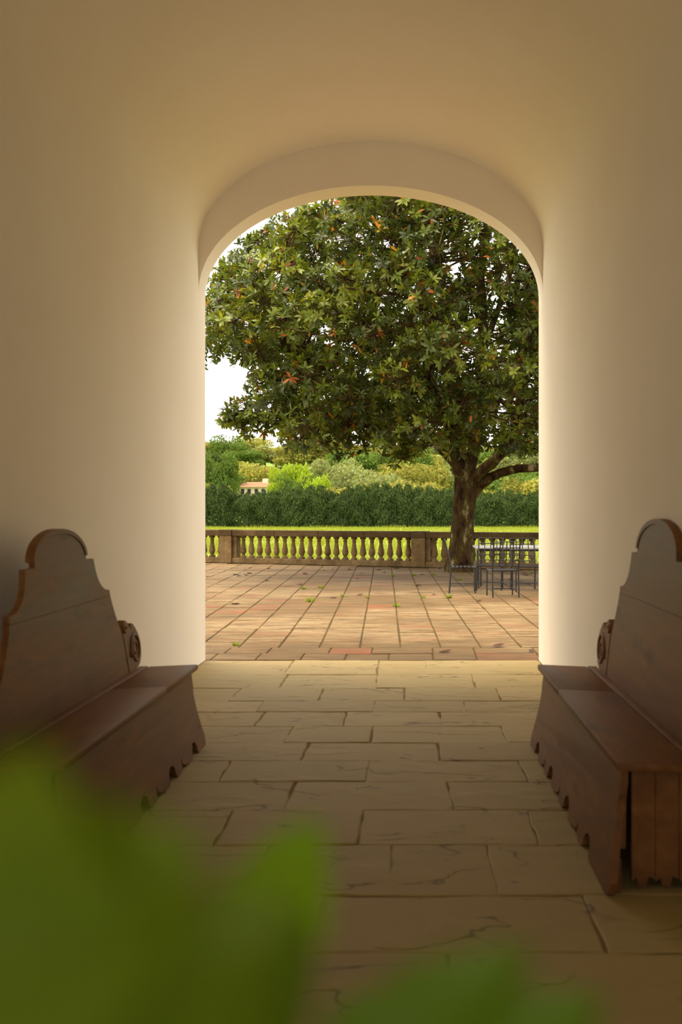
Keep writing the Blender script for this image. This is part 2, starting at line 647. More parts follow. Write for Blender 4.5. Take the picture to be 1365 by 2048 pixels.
sp = (bal_s(813) - bal_s(480.8)) / 19.0
PW = 0.36
posts = [bal_s(452), bal_s(837)]
step = posts[1] - posts[0]
posts = [posts[0] - step] + posts + [posts[1] + step]
ext0, ext1 = posts[0] - 0.3, posts[-1] + 0.3
bprof = [(.085, 0), (.085, .035), (.065, .05), (.045, .085), (.05, .1), (.075, .14), (.084, .18), (.078, .24), (.062, .32), (.05, .40), (.045, .46), (.058, .475), (.058, .49), (.045, .50), (.05, .53), (.078, .55), (.08, .60)]
bb = MB().lathe([(r, z * 0.97) for r, z in bprof], 14)
bme = bb.build('baluster', M['stone'], bal, auto=40)
first = True
Z0, Z1 = 0.14, 0.72
def put_baluster(s):
    global first
    if first:
        o = bme; first = False
    else:
        o = bme.copy(); link(o); o.parent = bal
    o.location = (s, 0.17, Z0)
    o.rotation_euler = (0, 0, random.uniform(0, 6))
for k in range(20): put_baluster(bal_s(480.8) + sp * k)
for s in (bal_s(418), bal_s(434.6)): put_baluster(s)
s = bal_s(865.5)
while s < bal_s(1170):
    put_baluster(s); s += sp
s = bal_s(418) - sp
while s > bal_s(330):
    put_baluster(s); s -= sp
for s in posts:
    MB().box(s - PW / 2, s + PW / 2, -0.03, 0.35, 0.0, Z1 + 0.002, 0.008).build('post', M['stone'], bal)
    MB().box(s + PW / 2 + 0.002, s + PW / 2 + 0.11, 0.06, 0.28, Z0, Z1 - .002, 0.006).build('half_pier', M['stone'], bal)
    MB().box(s - PW / 2 - .01, s + PW / 2 + .01, -0.045, 0.375, Z1 + 0.003, 0.885, 0.012).build('post_cap', M['rail'], bal)
for a, c in zip(posts[:-1], posts[1:]):
    x0, x1 = a + PW / 2, c - PW / 2
    MB().box(x0, x1, 0.0, 0.34, 0.0, Z0 - 0.002, 0.008).build('plinth', M['stone'], bal)
    n = 4
    for i in range(n):
        u0, u1 = x0 + (x1 - x0) * i / n, x0 + (x1 - x0) * (i + 1) / n
        MB().box(u0 + .014 * (i == 0) + .002, u1 - .014 * (i == n - 1) - .002, -0.025, 0.36, Z1, 0.875 + random.uniform(-.004, .004), 0.012).build('rail_stone', M['rail'], bal)

# ------------------------------------------------------------------ lawn and hill
HEDGE_Y = 73.0
lb = MB().add([(-70, bal_y(XT0) - 0 + .4, -.06), (XT0, bal_y(XT0) + .36, -.06), (XT1, bal_y(XT1) + .36, -.06), (70, bal_y(XT1) + .36, -.06), (70, 92, 0.0), (-70, 92, 0.0)], [(0, 1, 2, 3, 4, 5)])
lawn = lb.build('lawn', M['lawn'])
tag(lawn, 'bright yellow-green lawn beyond the balustrade', 'lawn', kind='structure')
sb = MB().box(-70, XT0, Y_OUT - 6, bal_y(XT0) + .4, -.3, -.07).box(XT1, 70, Y_OUT - 6, bal_y(XT1) + .4, -.3, -.07)
tag(sb.build('side_lawn', M['lawn']), 'lawn on both sides of the terrace', 'lawn', kind='structure')


def hill_z(x, y):
    if y < 92: return -0.05
    t = y - 92
    return 0.098 * max(0.0, t - 62) - 0.5 * min(1, t / 40) + 0.006 * (x + 20) * min(1, t / 150) - 0.0001 * max(0, t - 250) ** 2 + 1.2 * math.sin(x * 0.05 + y * 0.021) * min(1, t / 60)


hv, hf = [], []
HX, HY = 48, 40
for j in range(HY + 1):
    y = 90 + 400 * j / HY
    for i in range(HX + 1):
        x = -190 + 380 * i / HX
        hv.append((x, y, hill_z(x, y) - (0.3 if j == 0 else 0)))
for j in range(HY):
    for i in range(HX):
        q = j * (HX + 1) + i
        hf.append((q, q + 1, q + HX + 2, q + HX + 1))
hill = obj('hillside', mesh('hillside', hv, hf, M['hill'], True))
tag(hill, 'green wooded hillside rising behind the hedge', 'hill', kind='structure')


# ------------------------------------------------------------------ foliage builders
def quads_mesh(name, c, n, size, cols, mat, elong=1.6, rng=RNG):
    """scattered little leaves: centres c, normals n"""
    N = len(c)
    r = rng.normal(size=(N, 3))
    t = np.cross(n, r); t /= np.linalg.norm(t, axis=1)[:, None] + 1e-9
    b = np.cross(n, t)
    s = size * rng.uniform(0.6, 1.3, N)[:, None]
    v = np.empty((N, 4, 3))
    v[:, 0] = c - t * s * elong * .5
    v[:, 1] = c - b * s * .5
    v[:, 2] = c + t * s * elong * .5
    v[:, 3] = c + b * s * .5
    me = bpy.data.meshes.new(name)
    me.vertices.add(N * 4); me.vertices.foreach_set('co', v.reshape(-1))
    me.loops.add(N * 4); me.loops.foreach_set('vertex_index', np.arange(N * 4, dtype=np.int32))
    me.polygons.add(N); me.polygons.foreach_set('loop_start', np.arange(0, N * 4, 4, dtype=np.int32))
    me.polygons.foreach_set('loop_total', np.full(N, 4, dtype=np.int32))
    at = me.attributes.new('leafcol', 'FLOAT_COLOR', 'POINT')
    cc = np.ones((N, 4, 4)); cc[:, :, :3] = cols[:, None, :]
    at.data.foreach_set('color', cc.reshape(-1))
    me.materials.append(mat)
    me.update(); me.validate()
    return me


def crown_mesh(name, seed, n, blobs, size):
    rng = np.random.default_rng(seed)
    C, Nn, K = [], [], []
    per = n // len(blobs)
    for (bx, by, bz, br, bh) in blobs:
        d = rng.normal(size=(per, 3)); d /= np.linalg.norm(d, axis=1)[:, None]
        rr = rng.uniform(0.5, 1.0, per)[:, None] ** .6 * rng.uniform(.95, 1.22, per)[:, None]
        lump = 1 + 0.12 * np.sin(d[:, :1] * 7 + seed) * np.sin(d[:, 1:2] * 6 + 1) + .08 * np.sin(d[:, 2:] * 9)
        p = d * rr * lump * np.array([br, br, bh]) + np.array([bx, by, bz])
        C.append(p); Nn.append(d + rng.normal(size=(per, 3)) * 0.8)
        K.append(rng.uniform(0.75, 1.2, (per, 1)) * np.array([1, 1, 1]) + rng.normal(size=(per, 3)) * .05)
    C, Nn, K = np.concatenate(C), np.concatenate(Nn), np.concatenate(K)
    Nn /= np.linalg.norm(Nn, axis=1)[:, None]
    return quads_mesh(name, C, Nn, size, np.clip(K, .3, 1.5), M['far'], 1.5, rng)


def rand_blobs(seed, k):
    r = random.Random(seed)
    out = [(0, 0, 0.55, .40, .34)]
    for i in range(k):
        a = i * 2.4 + r.uniform(-.4, .4)
        q = r.uniform(.25, .5)
        out.append((q * math.cos(a), q * math.sin(a), r.uniform(.3, .84), r.uniform(.15, .3), r.uniform(.12, .24)))
    return out


TREES = [crown_mesh('tree_crown', 20 + s, 5200, rand_blobs(s, 17), 0.046) for s in range(6)]
tk = MB().tube([(0, 0, -.1), (.01, .01, .3), (0, .02, .62)], [.05, .035, .02], 7)
TRUNK = tk.build('tree_trunk_source', M['bark'])
trunk_me = TRUNK.data
bpy.data.objects.remove(TRUNK)

ORD = ['first', 'second', 'third', 'fourth', 'fifth', 'sixth', 'seventh', 'eighth', 'ninth', 'tenth', 'eleventh', 'twelfth', 'thirteenth', 'fourteenth',
       'fifteenth', 'sixteenth', 'seventeenth', 'eighteenth', 'nineteenth', 'twentieth', 'twenty-first', 'twenty-second', 'twenty-third', 'twenty-fourth',
       'twenty-fifth', 'twenty-sixth', 'twenty-seventh', 'twenty-eighth', 'twenty-ninth', 'thirtieth', 'thirty-first', 'thirty-second', 'thirty-third', 'thirty-fourth', 'thirty-fifth']
GREENS = {'olive': (122, 120, 54), 'lime green': (140, 158, 40), 'mid green': (92, 112, 46), 'pale sage green': (132, 138, 86), 'yellow-green': (146, 142, 68),
          'grey-green': (114, 120, 72), 'dark green': (74, 92, 44)}  # greyer hill greens have distance haze mixed into the colour


def far_tree(x, Y, zt, wd, colour, label, group, k):
    """tree at (x,Y) on the hill, top at height zt, crown width wd"""
    zb = hill_z(x, Y)
    h = max(zt - zb, 2.0)
    e = empty('hillside_tree', (x, Y, zb - 0.1), random.uniform(0, 6))
    c = bpy.data.objects.new('crown', TREES[k % len(TREES)])
    link(c, e)
    c.scale = (wd, wd, h / 0.98)
    cc = srgb(*GREENS[colour])
    v = random.uniform(.88, 1.1)
    c.color = (cc[0] * v, cc[1] * v, cc[2] * v, 1)
    t = bpy.data.objects.new('trunk', trunk_me); link(t, e); t.scale = (wd * .7, wd * .7, h)
    tag(e, label, 'tree', group)
    return e


MEADOW = (588, 646, 920, 943)
rt = random.Random(31)
layers = [
    # name, (Ymin,Ymax), n, top pixel range, width range m, colours
    ('just above the hedge', 100, 122, 17, (944, 980), (3.8, 5.4), ['yellow-green', 'olive', 'yellow-green', 'olive', 'mid green']),
    ('on the lower slope', 148, 185, 22, (924, 956), (5.0, 7.5), ['yellow-green', 'olive', 'pale sage green', 'mid green', 'grey-green']),
    ('on the middle slope', 205, 255, 26, (898, 926), (6.5, 9.5), ['mid green', 'grey-green', 'olive', 'mid green', 'dark green', 'yellow-green']),
    ('along the hill crest', 285, 350, 31, (868, 900), (8, 12), ['grey-green', 'mid green', 'olive', 'pale sage green', 'yellow-green']),
]
manual = [
    # px x, top y, Y, width px, colour, label
    (436, 908, 150, 64, 'mid green', 'rounded mid green tree at the far left edge of the arch'),
    (578, 926, 128, 80, 'lime green', 'brightest lime green tree standing left of the white farmhouse roof'),
    (612, 944, 124, 44, 'lime green', 'low lime green bush right below the hill meadow'),
    (566, 936, 140, 40, 'lime green', 'small lime green tree just right of the farmhouse'),
    (500, 929, 182, 96, 'yellow-green', 'loose yellow-green tree rising behind the farmhouse'),
    (640, 953, 118, 46, 'lime green', 'low lime green bush, rightmost of the lime bushes under the meadow'),
    (668, 920, 190, 70, 'pale sage green', 'pale sage green rounded tree right of the hill meadow'),
    (715, 910, 215, 70, 'mid green', 'mid green tree right of the pale rounded tree'),
    (1010, 938, 112, 130, 'mid green', 'broad mid green tree right of the magnolia trunk'),
    (1075, 930, 120, 110, 'mid green', 'mid green tree by the right edge of the arch'),
]
manual[1] = (592, 925, 130, 50, 'lime green', 'brightest lime green tree, right of the white farmhouse')
k = 0
for (px, ty, Y, wpx, c, lab) in manual:
    p = P(px, ty, Y)
    far_tree(p.x, Y, p.z, wpx / FPX * Y, c, lab, None, k); k += 1
HOUSE_RECT = (468, 556, 962, 992)
for (nm, ya, yb, n, (t0, t1), (w0, w1), cols) in layers:
    made = []
    for i in range(n):
        px = 330 + (1170 - 330) * (i + rt.uniform(.2, .8)) / n
        Y = rt.uniform(ya, yb)
        ty = rt.uniform(t0, t1)
        wd = rt.uniform(w0, w1)
        wpx = wd * FPX / Y
        if px + wpx * .45 > MEADOW[0] and px - wpx * .45 < MEADOW[1] and ty < MEADOW[3] + 6 and Y < 260: continue
        if Y < 255 and px + wpx * .42 > HOUSE_RECT[0] + 20 and px - wpx * .42 < HOUSE_RECT[1] - 6 and ty < HOUSE_RECT[3] + 4: continue
        made.append((px, Y, ty, wd, rt.choice(cols)))
    made.sort()
    cnt = {}
    for (px, Y, ty, wd, c) in made:
        i = cnt.get(c, 0); cnt[c] = i + 1
        p = P(px, ty, Y)
        far_tree(p.x, Y, p.z, wd, c, '%s tree %s, %s of that colour from the left' % (c, nm, ORD[i]), 'trees %s' % nm, k); k += 1

# farmhouse on the slope
HYY = 165.0
hx0, hx1 = P(470, 0, HYY).x, P(552, 0, HYY).x
eave, ridge = P(0, 973, HYY).z, P(0, 963, HYY).z
hb = hill_z((hx0 + hx1) / 2, HYY) - 0.3
fh = empty('farmhouse', ((hx0 + hx1) / 2, HYY, hb))
tag(fh, 'small white farmhouse with brown tiled roof among the trees', 'house')
W2 = (hx1 - hx0) / 2
MB().box(-W2, W2, 0, 7, 0, eave - hb).build('wall', M['hwall'], fh)
ez, rz_ = eave - hb, ridge - hb
MB().add([(-W2 - .5, -.6, ez - .1), (W2 + .5, -.6, ez - .1), (W2 + .5, 7.6, ez - .1), (-W2 - .5, 7.6, ez - .1), (-W2 + 1.4, 3.5, rz_), (W2 - 1.4, 3.5, rz_)],
         [(0, 1, 5, 4), (1, 2, 5), (2, 3, 4, 5), (3, 0, 4), (0, 3, 2, 1)]).build('roof', M['roof'], fh)
MB().box(W2 - 2.6, W2 - 1.7, 2.6, 3.4, ez + .2, rz_ + .55).build('chimney', M['hwall'], fh)
for sx in (-.62, -.3, .05, .38, .68):
    MB().box(W2 * sx - .28, W2 * sx + .28, -.05, .05, ez - 1.3, ez - .4).build('window', M['glass'], fh)


# hedge
def hedge_mesh(seed):
    rng = np.random.default_rng(seed)
    n = 8000
    z = rng.uniform(0, 1, n) ** .85
    th = rng.uniform(0, 2 * np.pi, n)
    zs = 1 + .07 * np.sin(th * 4 + seed) + .05 * np.sin(th * 9 + 2 * seed)
    prof = np.where(z < .72, 1.0 - .1 * z, np.sqrt(np.clip(1 - ((z - .72) / .29) ** 2, 0, 1)) * .93)
    lump = 1 + .1 * np.sin(th * 3 + z * 9 + seed) + .07 * np.sin(th * 7 - z * 13)
    r = prof * lump * rng.uniform(.8, 1.05, n)
    c = np.stack([r * np.cos(th), r * np.sin(th) * .8, z * zs + rng.normal(0, .02, n)], 1)
    nn = np.stack([np.cos(th), np.sin(th), .25 + .9 * z ** 3], 1) + rng.normal(size=(n, 3)) * .8
    nn /= np.linalg.norm(nn, axis=1)[:, None]
    k = rng.uniform(.65, 1.25, (n, 1)) * np.ones((1, 3)) + rng.normal(size=(n, 3)) * .04
    return quads_mesh('hedge_foliage', c, nn, .06, np.clip(k, .3, 1.5), M['far'], 1.7, rng)


HM = [hedge_mesh(60 + i) for i in range(4)]
hedge_px = [(380, 985), (436, 974), (490, 992), (536, 988), (584, 982), (632, 978), (680, 990), (716, 978), (762, 973), (806, 976), (850, 980), (892, 984), (968, 990), (1010, 986), (1052, 992), (1092, 984), (1140, 980)]
for i, (px, ty) in enumerate(hedge_px):
    p = P(px, ty, HEDGE_Y)
    o = obj('hedge_shrub', HM[i % 4], None, (p.x, HEDGE_Y + random.uniform(-.2, .2), -.02), (0, 0, random.uniform(-.3, .3) + (i % 2) * math.pi))
    o.scale = (1.3, 1.2, p.z)
    c = srgb(70, 86, 44); v = random.uniform(.9, 1.1)
    o.color = (c[0] * v, c[1] * v, c[2] * v, 1)
    tag(o, 'dark green evergreen hedge shrub behind the lawn, %s from the left' % ORD[i], 'shrub', 'hedge shrubs in a row')

# grass of the lawn
rng = np.random.default_rng(3)
NB = 46000
gy = 26 + (HEDGE_Y - .5 - 26) * rng.uniform(0, 1, NB) ** .9
gx = rng.uniform(-.26, .2, NB) * gy
keep = gy > (BAL_A.y + (gx - BAL_A.x) * bdir.y / bdir.x + .5)
gx, gy = gx[keep], gy[keep]
nb = len(gx)
hh = rng.uniform(.07, .2, nb) * (1 + .4 * np.sin(gx * 1.3) * np.sin(gy * .5))
th = rng.uniform(0, 6.28, nb)
wd_ = rng.uniform(.010, .024, nb)
gz = -0.06 + .06 * (gy - 26) / 66
V = np.zeros((nb, 3, 3))
V[:, 0] = np.stack([gx - wd_ * np.cos(th), gy - wd_ * np.sin(th), gz], 1)
V[:, 1] = np.stack([gx + wd_ * np.cos(th), gy + wd_ * np.sin(th), gz], 1)
V[:, 2] = np.stack([gx + rng.normal(0, .05, nb), gy + rng.normal(0, .05, nb), gz + hh], 1)


def tri_mesh(name, V, cols, mat):
    n = len(V)
    me = bpy.data.meshes.new(name)
    me.vertices.add(n * 3); me.vertices.foreach_set('co', V.reshape(-1))
    me.loops.add(n * 3); me.loops.foreach_set('vertex_index', np.arange(n * 3, dtype=np.int32))
    me.polygons.add(n); me.polygons.foreach_set('loop_start', np.arange(0, n * 3, 3, dtype=np.int32))
    me.polygons.foreach_set('loop_total', np.full(n, 3, dtype=np.int32))
    at = me.attributes.new('leafcol', 'FLOAT_COLOR', 'POINT')
    cc = np.ones((n, 3, 4)); cc[:, :, :3] = cols[:, None, :]
    at.data.foreach_set('color', cc.reshape(-1))
    me.materials.append(mat); me.update(); me.validate()
    return me


gc1, gc2 = np.array(srgb(118, 130, 34)[:3]), np.array(srgb(148, 152, 56)[:3])
tt = rng.uniform(0, 1, (nb, 1))
go = obj('lawn_grass', tri_mesh('lawn_grass', V, gc1 * (1 - tt) + gc2 * tt, M['grassblade']))
tag(go, 'short bright grass covering the lawn up to the hedge', 'grass', kind='stuff')

# ------------------------------------------------------------------ magnolia
TY = 23.0
TB = P(922, 1142, TY); TB.z = 0
mag = empty('magnolia_tree', TB)
tag(mag, 'large magnolia tree with glossy leaves and forked mossy trunk on the terrace', 'tree')


def PT(x, y, dY=0.0):
    return P(x, y, TY + dY) - TB


def smooth_path(pts, k=4):
    """Catmull-Rom through points"""
    out = []
    n = len(pts)
    for i in range(n - 1):
        p0, p1, p2, p3 = pts[max(i - 1, 0)], pts[i], pts[i + 1], pts[min(i + 2, n - 1)]
        for j in range(k):
            t = j / k
            out.append(0.5 * ((2 * p1) + (p2 - p0) * t + (2 * p0 - 5 * p1 + 4 * p2 - p3) * t * t + (3 * p1 - p0 - 3 * p2 + p3) * t ** 3))
    out.append(pts[-1])
    return out


def rads(r, n):
    k = len(r) - 1
    return [r[min(int(i / (n - 1) * k), k - 1)] * (1 - (i / (n - 1) * k - min(int(i / (n - 1) * k), k - 1))) + r[min(int(i / (n - 1) * k), k - 1) + 1] * (i / (n - 1) * k - min(int(i / (n - 1) * k), k - 1)) for i in range(n)]


tp = smooth_path([Vector((0, 0, -.08)), PT(922, 1125), PT(922, 1090), PT(925, 1040), PT(930, 990), PT(934, 955), PT(930, 930)], 5)
tr = rads([.40, .32, .27, .25, .26, .25, .17], len(tp))
tb_ = MB().tube(tp, tr, 20)
for i, v in enumerate(tb_.v):
    a = math.atan2(v.y, v.x)
    c = tp[min(i // 20, len(tp) - 1)]
    d = v - c
    k2 = 1 + .09 * math.sin(a * 3 + v.z * 1.2) + .06 * math.sin(a * 7 + v.z * 3.1) + .04 * math.sin(v.z * 9 + a * 2)
    tb_.v[i] = c + d * k2
tb_.build('trunk', M['bark'], mag, smooth=True)
limbs = [
    ([PT(932, 965), PT(905, 920, -.2), PT(840, 862, -.6), PT(740, 800, -1.0), PT(600, 705, -1.2), PT(470, 620, -1.2)], [.16, .13, .1, .075, .05, .02]),
    ([PT(930, 950), PT(915, 850), PT(905, 700, .1), PT(882, 560, .2), PT(872, 420, .2), PT(860, 200, .2)], [.17, .14, .12, .1, .085, .04]),
    ([PT(936, 950), PT(955, 850, .4), PT(966, 700, .6), PT(962, 560, .7), PT(975, 430, .8), PT(980, 180, .8)], [.16, .14, .13, .11, .09, .04]),
    ([PT(940, 995), PT(965, 968, -.05), PT(1000, 946, -.2), PT(1040, 937, -.3), PT(1085, 932, -.4), PT(1180, 885, -.5), PT(1290, 800, -.5)], [.15, .12, .105, .10, .09, .07, .03]),
    ([PT(938, 965), PT(985, 925, -.3), PT(1030, 860, -.6), PT(1050, 720, -.7), PT(1058, 560, -.6), PT(1072, 400, -.5), PT(1085, 200, -.4)], [.15, .13, .11, .095, .085, .07, .03]),
    ([PT(914, 830), PT(810, 700, .8), PT(705, 565, 1.3), PT(610, 455, 1.6)], [.1, .07, .05, .02]),
    ([PT(890, 600, .2), PT(800, 480, -.6), PT(720, 350, -1.0), PT(650, 250, -1.2)], [.08, .06, .045, .02]),
    ([PT(850, 868, -.5), PT(720, 850, -1.6), PT(590, 835, -2.0), PT(480, 822, -2.1)], [.08, .06, .04, .015]),
    ([PT(925, 900), PT(900, 860, -1.6), PT(860, 760, -3.0), PT(820, 620, -3.8), PT(790, 480, -3.9)], [.1, .09, .07, .05, .02]),
    ([PT(945, 880, .3), PT(1000, 800, 1.8), PT(1050, 660, 3.0), PT(1080, 480, 3.2)], [.09, .08, .06, .02]),
    ([PT(968, 640, .6), PT(925, 520, 1.4), PT(915, 400, 1.8), PT(905, 220, 2.0)], [.07, .06, .05, .02]),
    ([PT(965, 700, .6), PT(1015, 560, .4), PT(1030, 420, .2), PT(1035, 200, .2)], [.08, .065, .055, .02]),
    ([PT(905, 720, .1), PT(850, 620, .6), PT(838, 480, .9), PT(820, 300, 1.0)], [.07, .06, .05, .02]),
]
lpts, lid = [], []
for pts, rr in limbs:
    sp_ = smooth_path(pts, 5)
    jit = [p + Vector((random.gauss(0, .025), random.gauss(0, .025), 0)) if 0 < i < len(sp_) - 1 else p for i, p in enumerate(sp_)]
    MB().tube(jit, rads(rr, len(jit)), 9).build('limb', M['bark'], mag, smooth=True)
    lpts += jit[3:]
    lid += [limbs.index((pts, rr))] * len(jit[3:])
LP = np.array([tuple(p) for p in lpts]); LID = np.array(lid)

LOWX = [300, 400, 470, 520, 545, 580, 650, 740, 790, 850, 900, 1000, 1080, 1300, 1500]
LOWY = [700, 735, 728, 765, 875, 895, 905, 908, 928, 915, 912, 915, 905, 880, 800]
TOPX = [300, 395, 440, 480, 550, 620, 700, 800]
TOPY = [640, 575, 520, 480, 440, 410, 330, 100]
HOLES = [(985, 530, 120, 120, .4), (935, 700, 52, 75, .25), (685, 690, 45, 28, .3), (560, 480, 50, 40, .5), (740, 640, 25, 20, .4), (590, 620, 40, 30, .6), (1040, 690, 40, 40, .4), (430, 690, 40, 30, .5)]
CC = np.array([1.0 - TB.x, 0, 6.2]); CR = np.array([6.2, 5.2, 5.4])
rm = random.Random(77)
clumps = []
tries = 0
while len(clumps) < 500 and tries < 20000:
    tries += 1
    d = Vector((rm.gauss(0, 1), rm.gauss(0, 1), rm.gauss(0, 1))).normalized()
    q = rm.uniform(.35, 1) ** .5
    p = Vector((CC[0] + d.x * CR[0] * q, CC[1] + d.y * CR[1] * q, CC[2] + d.z * CR[2] * q))
    W = p + TB
    px, py = PX + FPX * W.x / W.y, PY - FPX * (W.z - HC) / W.y
    r = rm.uniform(.42, .72)
    rp = r * FPX / W.y
    if W.z < 2.0: continue
    if py + rp * .75 > np.interp(px, LOWX, LOWY): continue
    if py - rp * .7 < np.interp(px, TOPX, TOPY): continue
    if px < 385: continue
    kp = 1.0
    for (hx, hy, hrx, hry, pk) in HOLES:
        if ((px - hx) / hrx) ** 2 + ((py - hy) / hry) ** 2 < 1: kp = min(kp, pk)
    if py < 300: kp *= .4
    if px > 1130: kp *= .5
    if d.y > 0.3: kp *= .95
    if rm.random() > kp: continue
    if any((p - c[0]).length < (r + c[1]) * .55 for c in clumps): continue
    clumps.append((p, r, 0))
# hand placed: the drooping sprigs at the left and along the lower edge
for (px, py, dY, r) in [(470, 822, -2.1, .32), (505, 812, -2.0, .34), (545, 800, -1.8, .4), (520, 845, -2.0, .3), (560, 850, -1.9, .36), (600, 880, -1.9, .34), (650, 885, -2.2, .38), (700, 892, -2.2, .36),
                        (455, 835, -2.1, .2), (490, 860, -2.1, .22), (805, 918, -2.6, .22), (800, 890, -2.4, .34), (745, 880, -2.4, .4), (850, 880, -2.6, .4), (900, 890, -2.2, .36), (960, 880, -2.6, .42), (1020, 890, -2.4, .4), (1065, 895, -2.0, .36),
                        (430, 700, -1.0, .3), (470, 680, -1.2, .4), (520, 720, -1.4, .42), (440, 600, -1.0, .42), (430, 650, -.8, .36), (440, 560, -.8, .36), (480, 540, -.6, .42), (520, 480, -.4, .34),
                        (940, 600, -3.2, .45), (1020, 610, -3.4, .36), (1050, 650, -3.0, .36), (905, 590, -3.2, .3), (890, 440, -3.0, .3), (1000, 780, -4, .5), (930, 800, -4, .5), (860, 700, -4.4, .5), (800, 760, -4.4, .5), (700, 800, -3.6, .5), (780, 860, -3.4, .45), (640, 820, -3, .45)]:
    clumps.append((PT(px, py, dY), r, 1))

tw = MB()
leafB, leafD, leafN, leafS, leafC, depth = [], [], [], [], [], []
cg = [srgb(54, 63, 22), srgb(74, 84, 28), srgb(98, 109, 33), srgb(123, 130, 42), srgb(146, 146, 56)]
orange = [srgb(176, 104, 30), srgb(150, 78, 30), srgb(190, 140, 44), srgb(120, 62, 34)]
rngm = np.random.default_rng(5)
for (c, r, hand) in clumps:
    c_np = np.array(tuple(c))
    ds = np.linalg.norm(LP - c_np, axis=1)
    # prefer limb points nearer to the trunk axis and below
    sc = ds + (0.15 if hand else 0.5) * np.clip(LP[:, 2] - c_np[2] + .2 * ds, 0, None)
    cw = c + TB
    if PX + FPX * cw.x / cw.y < 640 and PY - FPX * (cw.z - HC) / cw.y < 770: sc = sc + 50 * (LID == 7)
    a = Vector(LP[int(np.argmin(sc))])
    L = (c - a).length
    m1 = a.lerp(c, .5) + Vector((rm.gauss(0, .09), rm.gauss(0, .09), rm.uniform(-.12, .06))) * max(.6, L)
    tw.tube(smooth_path([a, m1, m1.lerp(c, .5) + Vector((rm.gauss(0, .05), rm.gauss(0, .05), rm.gauss(0, .05))), c], 3), rads([.024 + .005 * L, .02, .015, .01], 10), 5, caps=False)
    nr = max(16, int(32 * (r / .55) ** 2))
    shade = rm.uniform(-.6, .9)
    for k in range(nr):
        d = Vector((rm.gauss(0, 1), rm.gauss(0, 1), rm.gauss(.25, .9))).normalized()
        q = rm.uniform(.55, 1.08)
        p = c + Vector((d.x * r * q, d.y * r * q, d.z * r * .85 * q))
        tw.tube([c.lerp(p, .1), c.lerp(p, .6) + Vector((0, 0, -.03)), p], [.009, .007, .005], 3, caps=False)
        ax = (d * .8 + Vector((0, 0, .55)) + Vector((rm.gauss(0, .4), rm.gauss(0, .4), rm.gauss(0, .3)))).normalized()
        u = ax.orthogonal().normalized()
        v = ax.cross(u)
        nl = rm.randint(7, 11)
        t0 = rm.uniform(0, 6.28)
        hue = min(4, max(0, int(1.9 + shade + rm.gauss(0, .75))))
        oran = rm.random() < .028
        for i in range(nl):
            th = t0 + i * 2.399
            sp_ = rm.uniform(.6, 1.6) if i > 1 else rm.uniform(.2, .7)
            dd = (ax * math.cos(sp_) + (u * math.cos(th) + v * math.sin(th)) * math.sin(sp_))
            dd = (dd + Vector((rm.gauss(0, .16), rm.gauss(0, .16), -.3 + rm.gauss(0, .16)))).normalized()
            nn = (ax - dd * ax.dot(dd)).normalized()
            base = cg[hue]
            if (oran and rm.random() < .6) or rm.random() < .012: base = rm.choice(orange)
            kk = rm.uniform(.8, 1.25)
            leafB.append(tuple(p)); leafD.append(tuple(dd)); leafN.append(tuple(nn))
            leafS.append(rm.uniform(.11, .2)); leafC.append((base[0] * kk, base[1] * kk, base[2] * kk))
            depth.append((p + TB).y)
tw.build('twigs', M['bark'], mag)
bpy.data.objects['twigs']['kind'] = 'stuff'
B, D, Nn, S, Cc = map(np.array, (leafB, leafD, leafN, leafS, leafC))
# local leaf template: x along, y across, z up
LT = np.array([[0, 0, 0], [.32, -.14, .03], [.34, 0, 0], [.32, .14, .03], [.70, -.15, .01], [.72, 0, -.03], [.70, .15, .01], [1.0, 0, -.09]])
LF = [(0, 1, 2), (0, 2, 3), (1, 4, 5, 2), (2, 5, 6, 3), (4, 7, 5), (5, 7, 6)]


def leaves_mesh(name, B, D, Nn, S, Cc):
    n = len(B)
    T = np.cross(Nn, D)
    v = B[:, None, :] + S[:, None, None] * (LT[None, :, 0:1] * D[:, None, :] + LT[None, :, 1:2] * T[:, None, :] + LT[None, :, 2:3] * Nn[:, None, :])
    me = bpy.data.meshes.new(name)
    me.vertices.add(n * 8); me.vertices.foreach_set('co', v.reshape(-1))
    li, st, ln = [], [], []
    s0 = 0
    for f in LF:
        st.append(s0); ln.append(len(f)); li += list(f); s0 += len(f)
    li, st, ln = np.array(li), np.array(st), np.array(ln)
    LI = (li[None, :] + 8 * np.arange(n)[:, None]).reshape(-1).astype(np.int32)
    ST = (st[None, :] + s0 * np.arange(n)[:, None]).reshape(-1).astype(np.int32)
    LN = np.tile(ln, n).astype(np.int32)
    me.loops.add(len(LI)); me.loops.foreach_set('vertex_index', LI)
    me.polygons.add(len(ST)); me.polygons.foreach_set('loop_start', ST); me.polygons.foreach_set('loop_total', LN)
    me.polygons.foreach_set('use_smooth', np.ones(len(ST), dtype=bool))
    at = me.attributes.new('leafcol', 'FLOAT_COLOR', 'POINT')
    cc = np.ones((n, 8, 4)); cc[:, :, :3] = Cc[:, None, :]
    at.data.foreach_set('color', cc.reshape(-1))
    me.materials.append(M['leaf']); me.update(); me.validate()
    return me


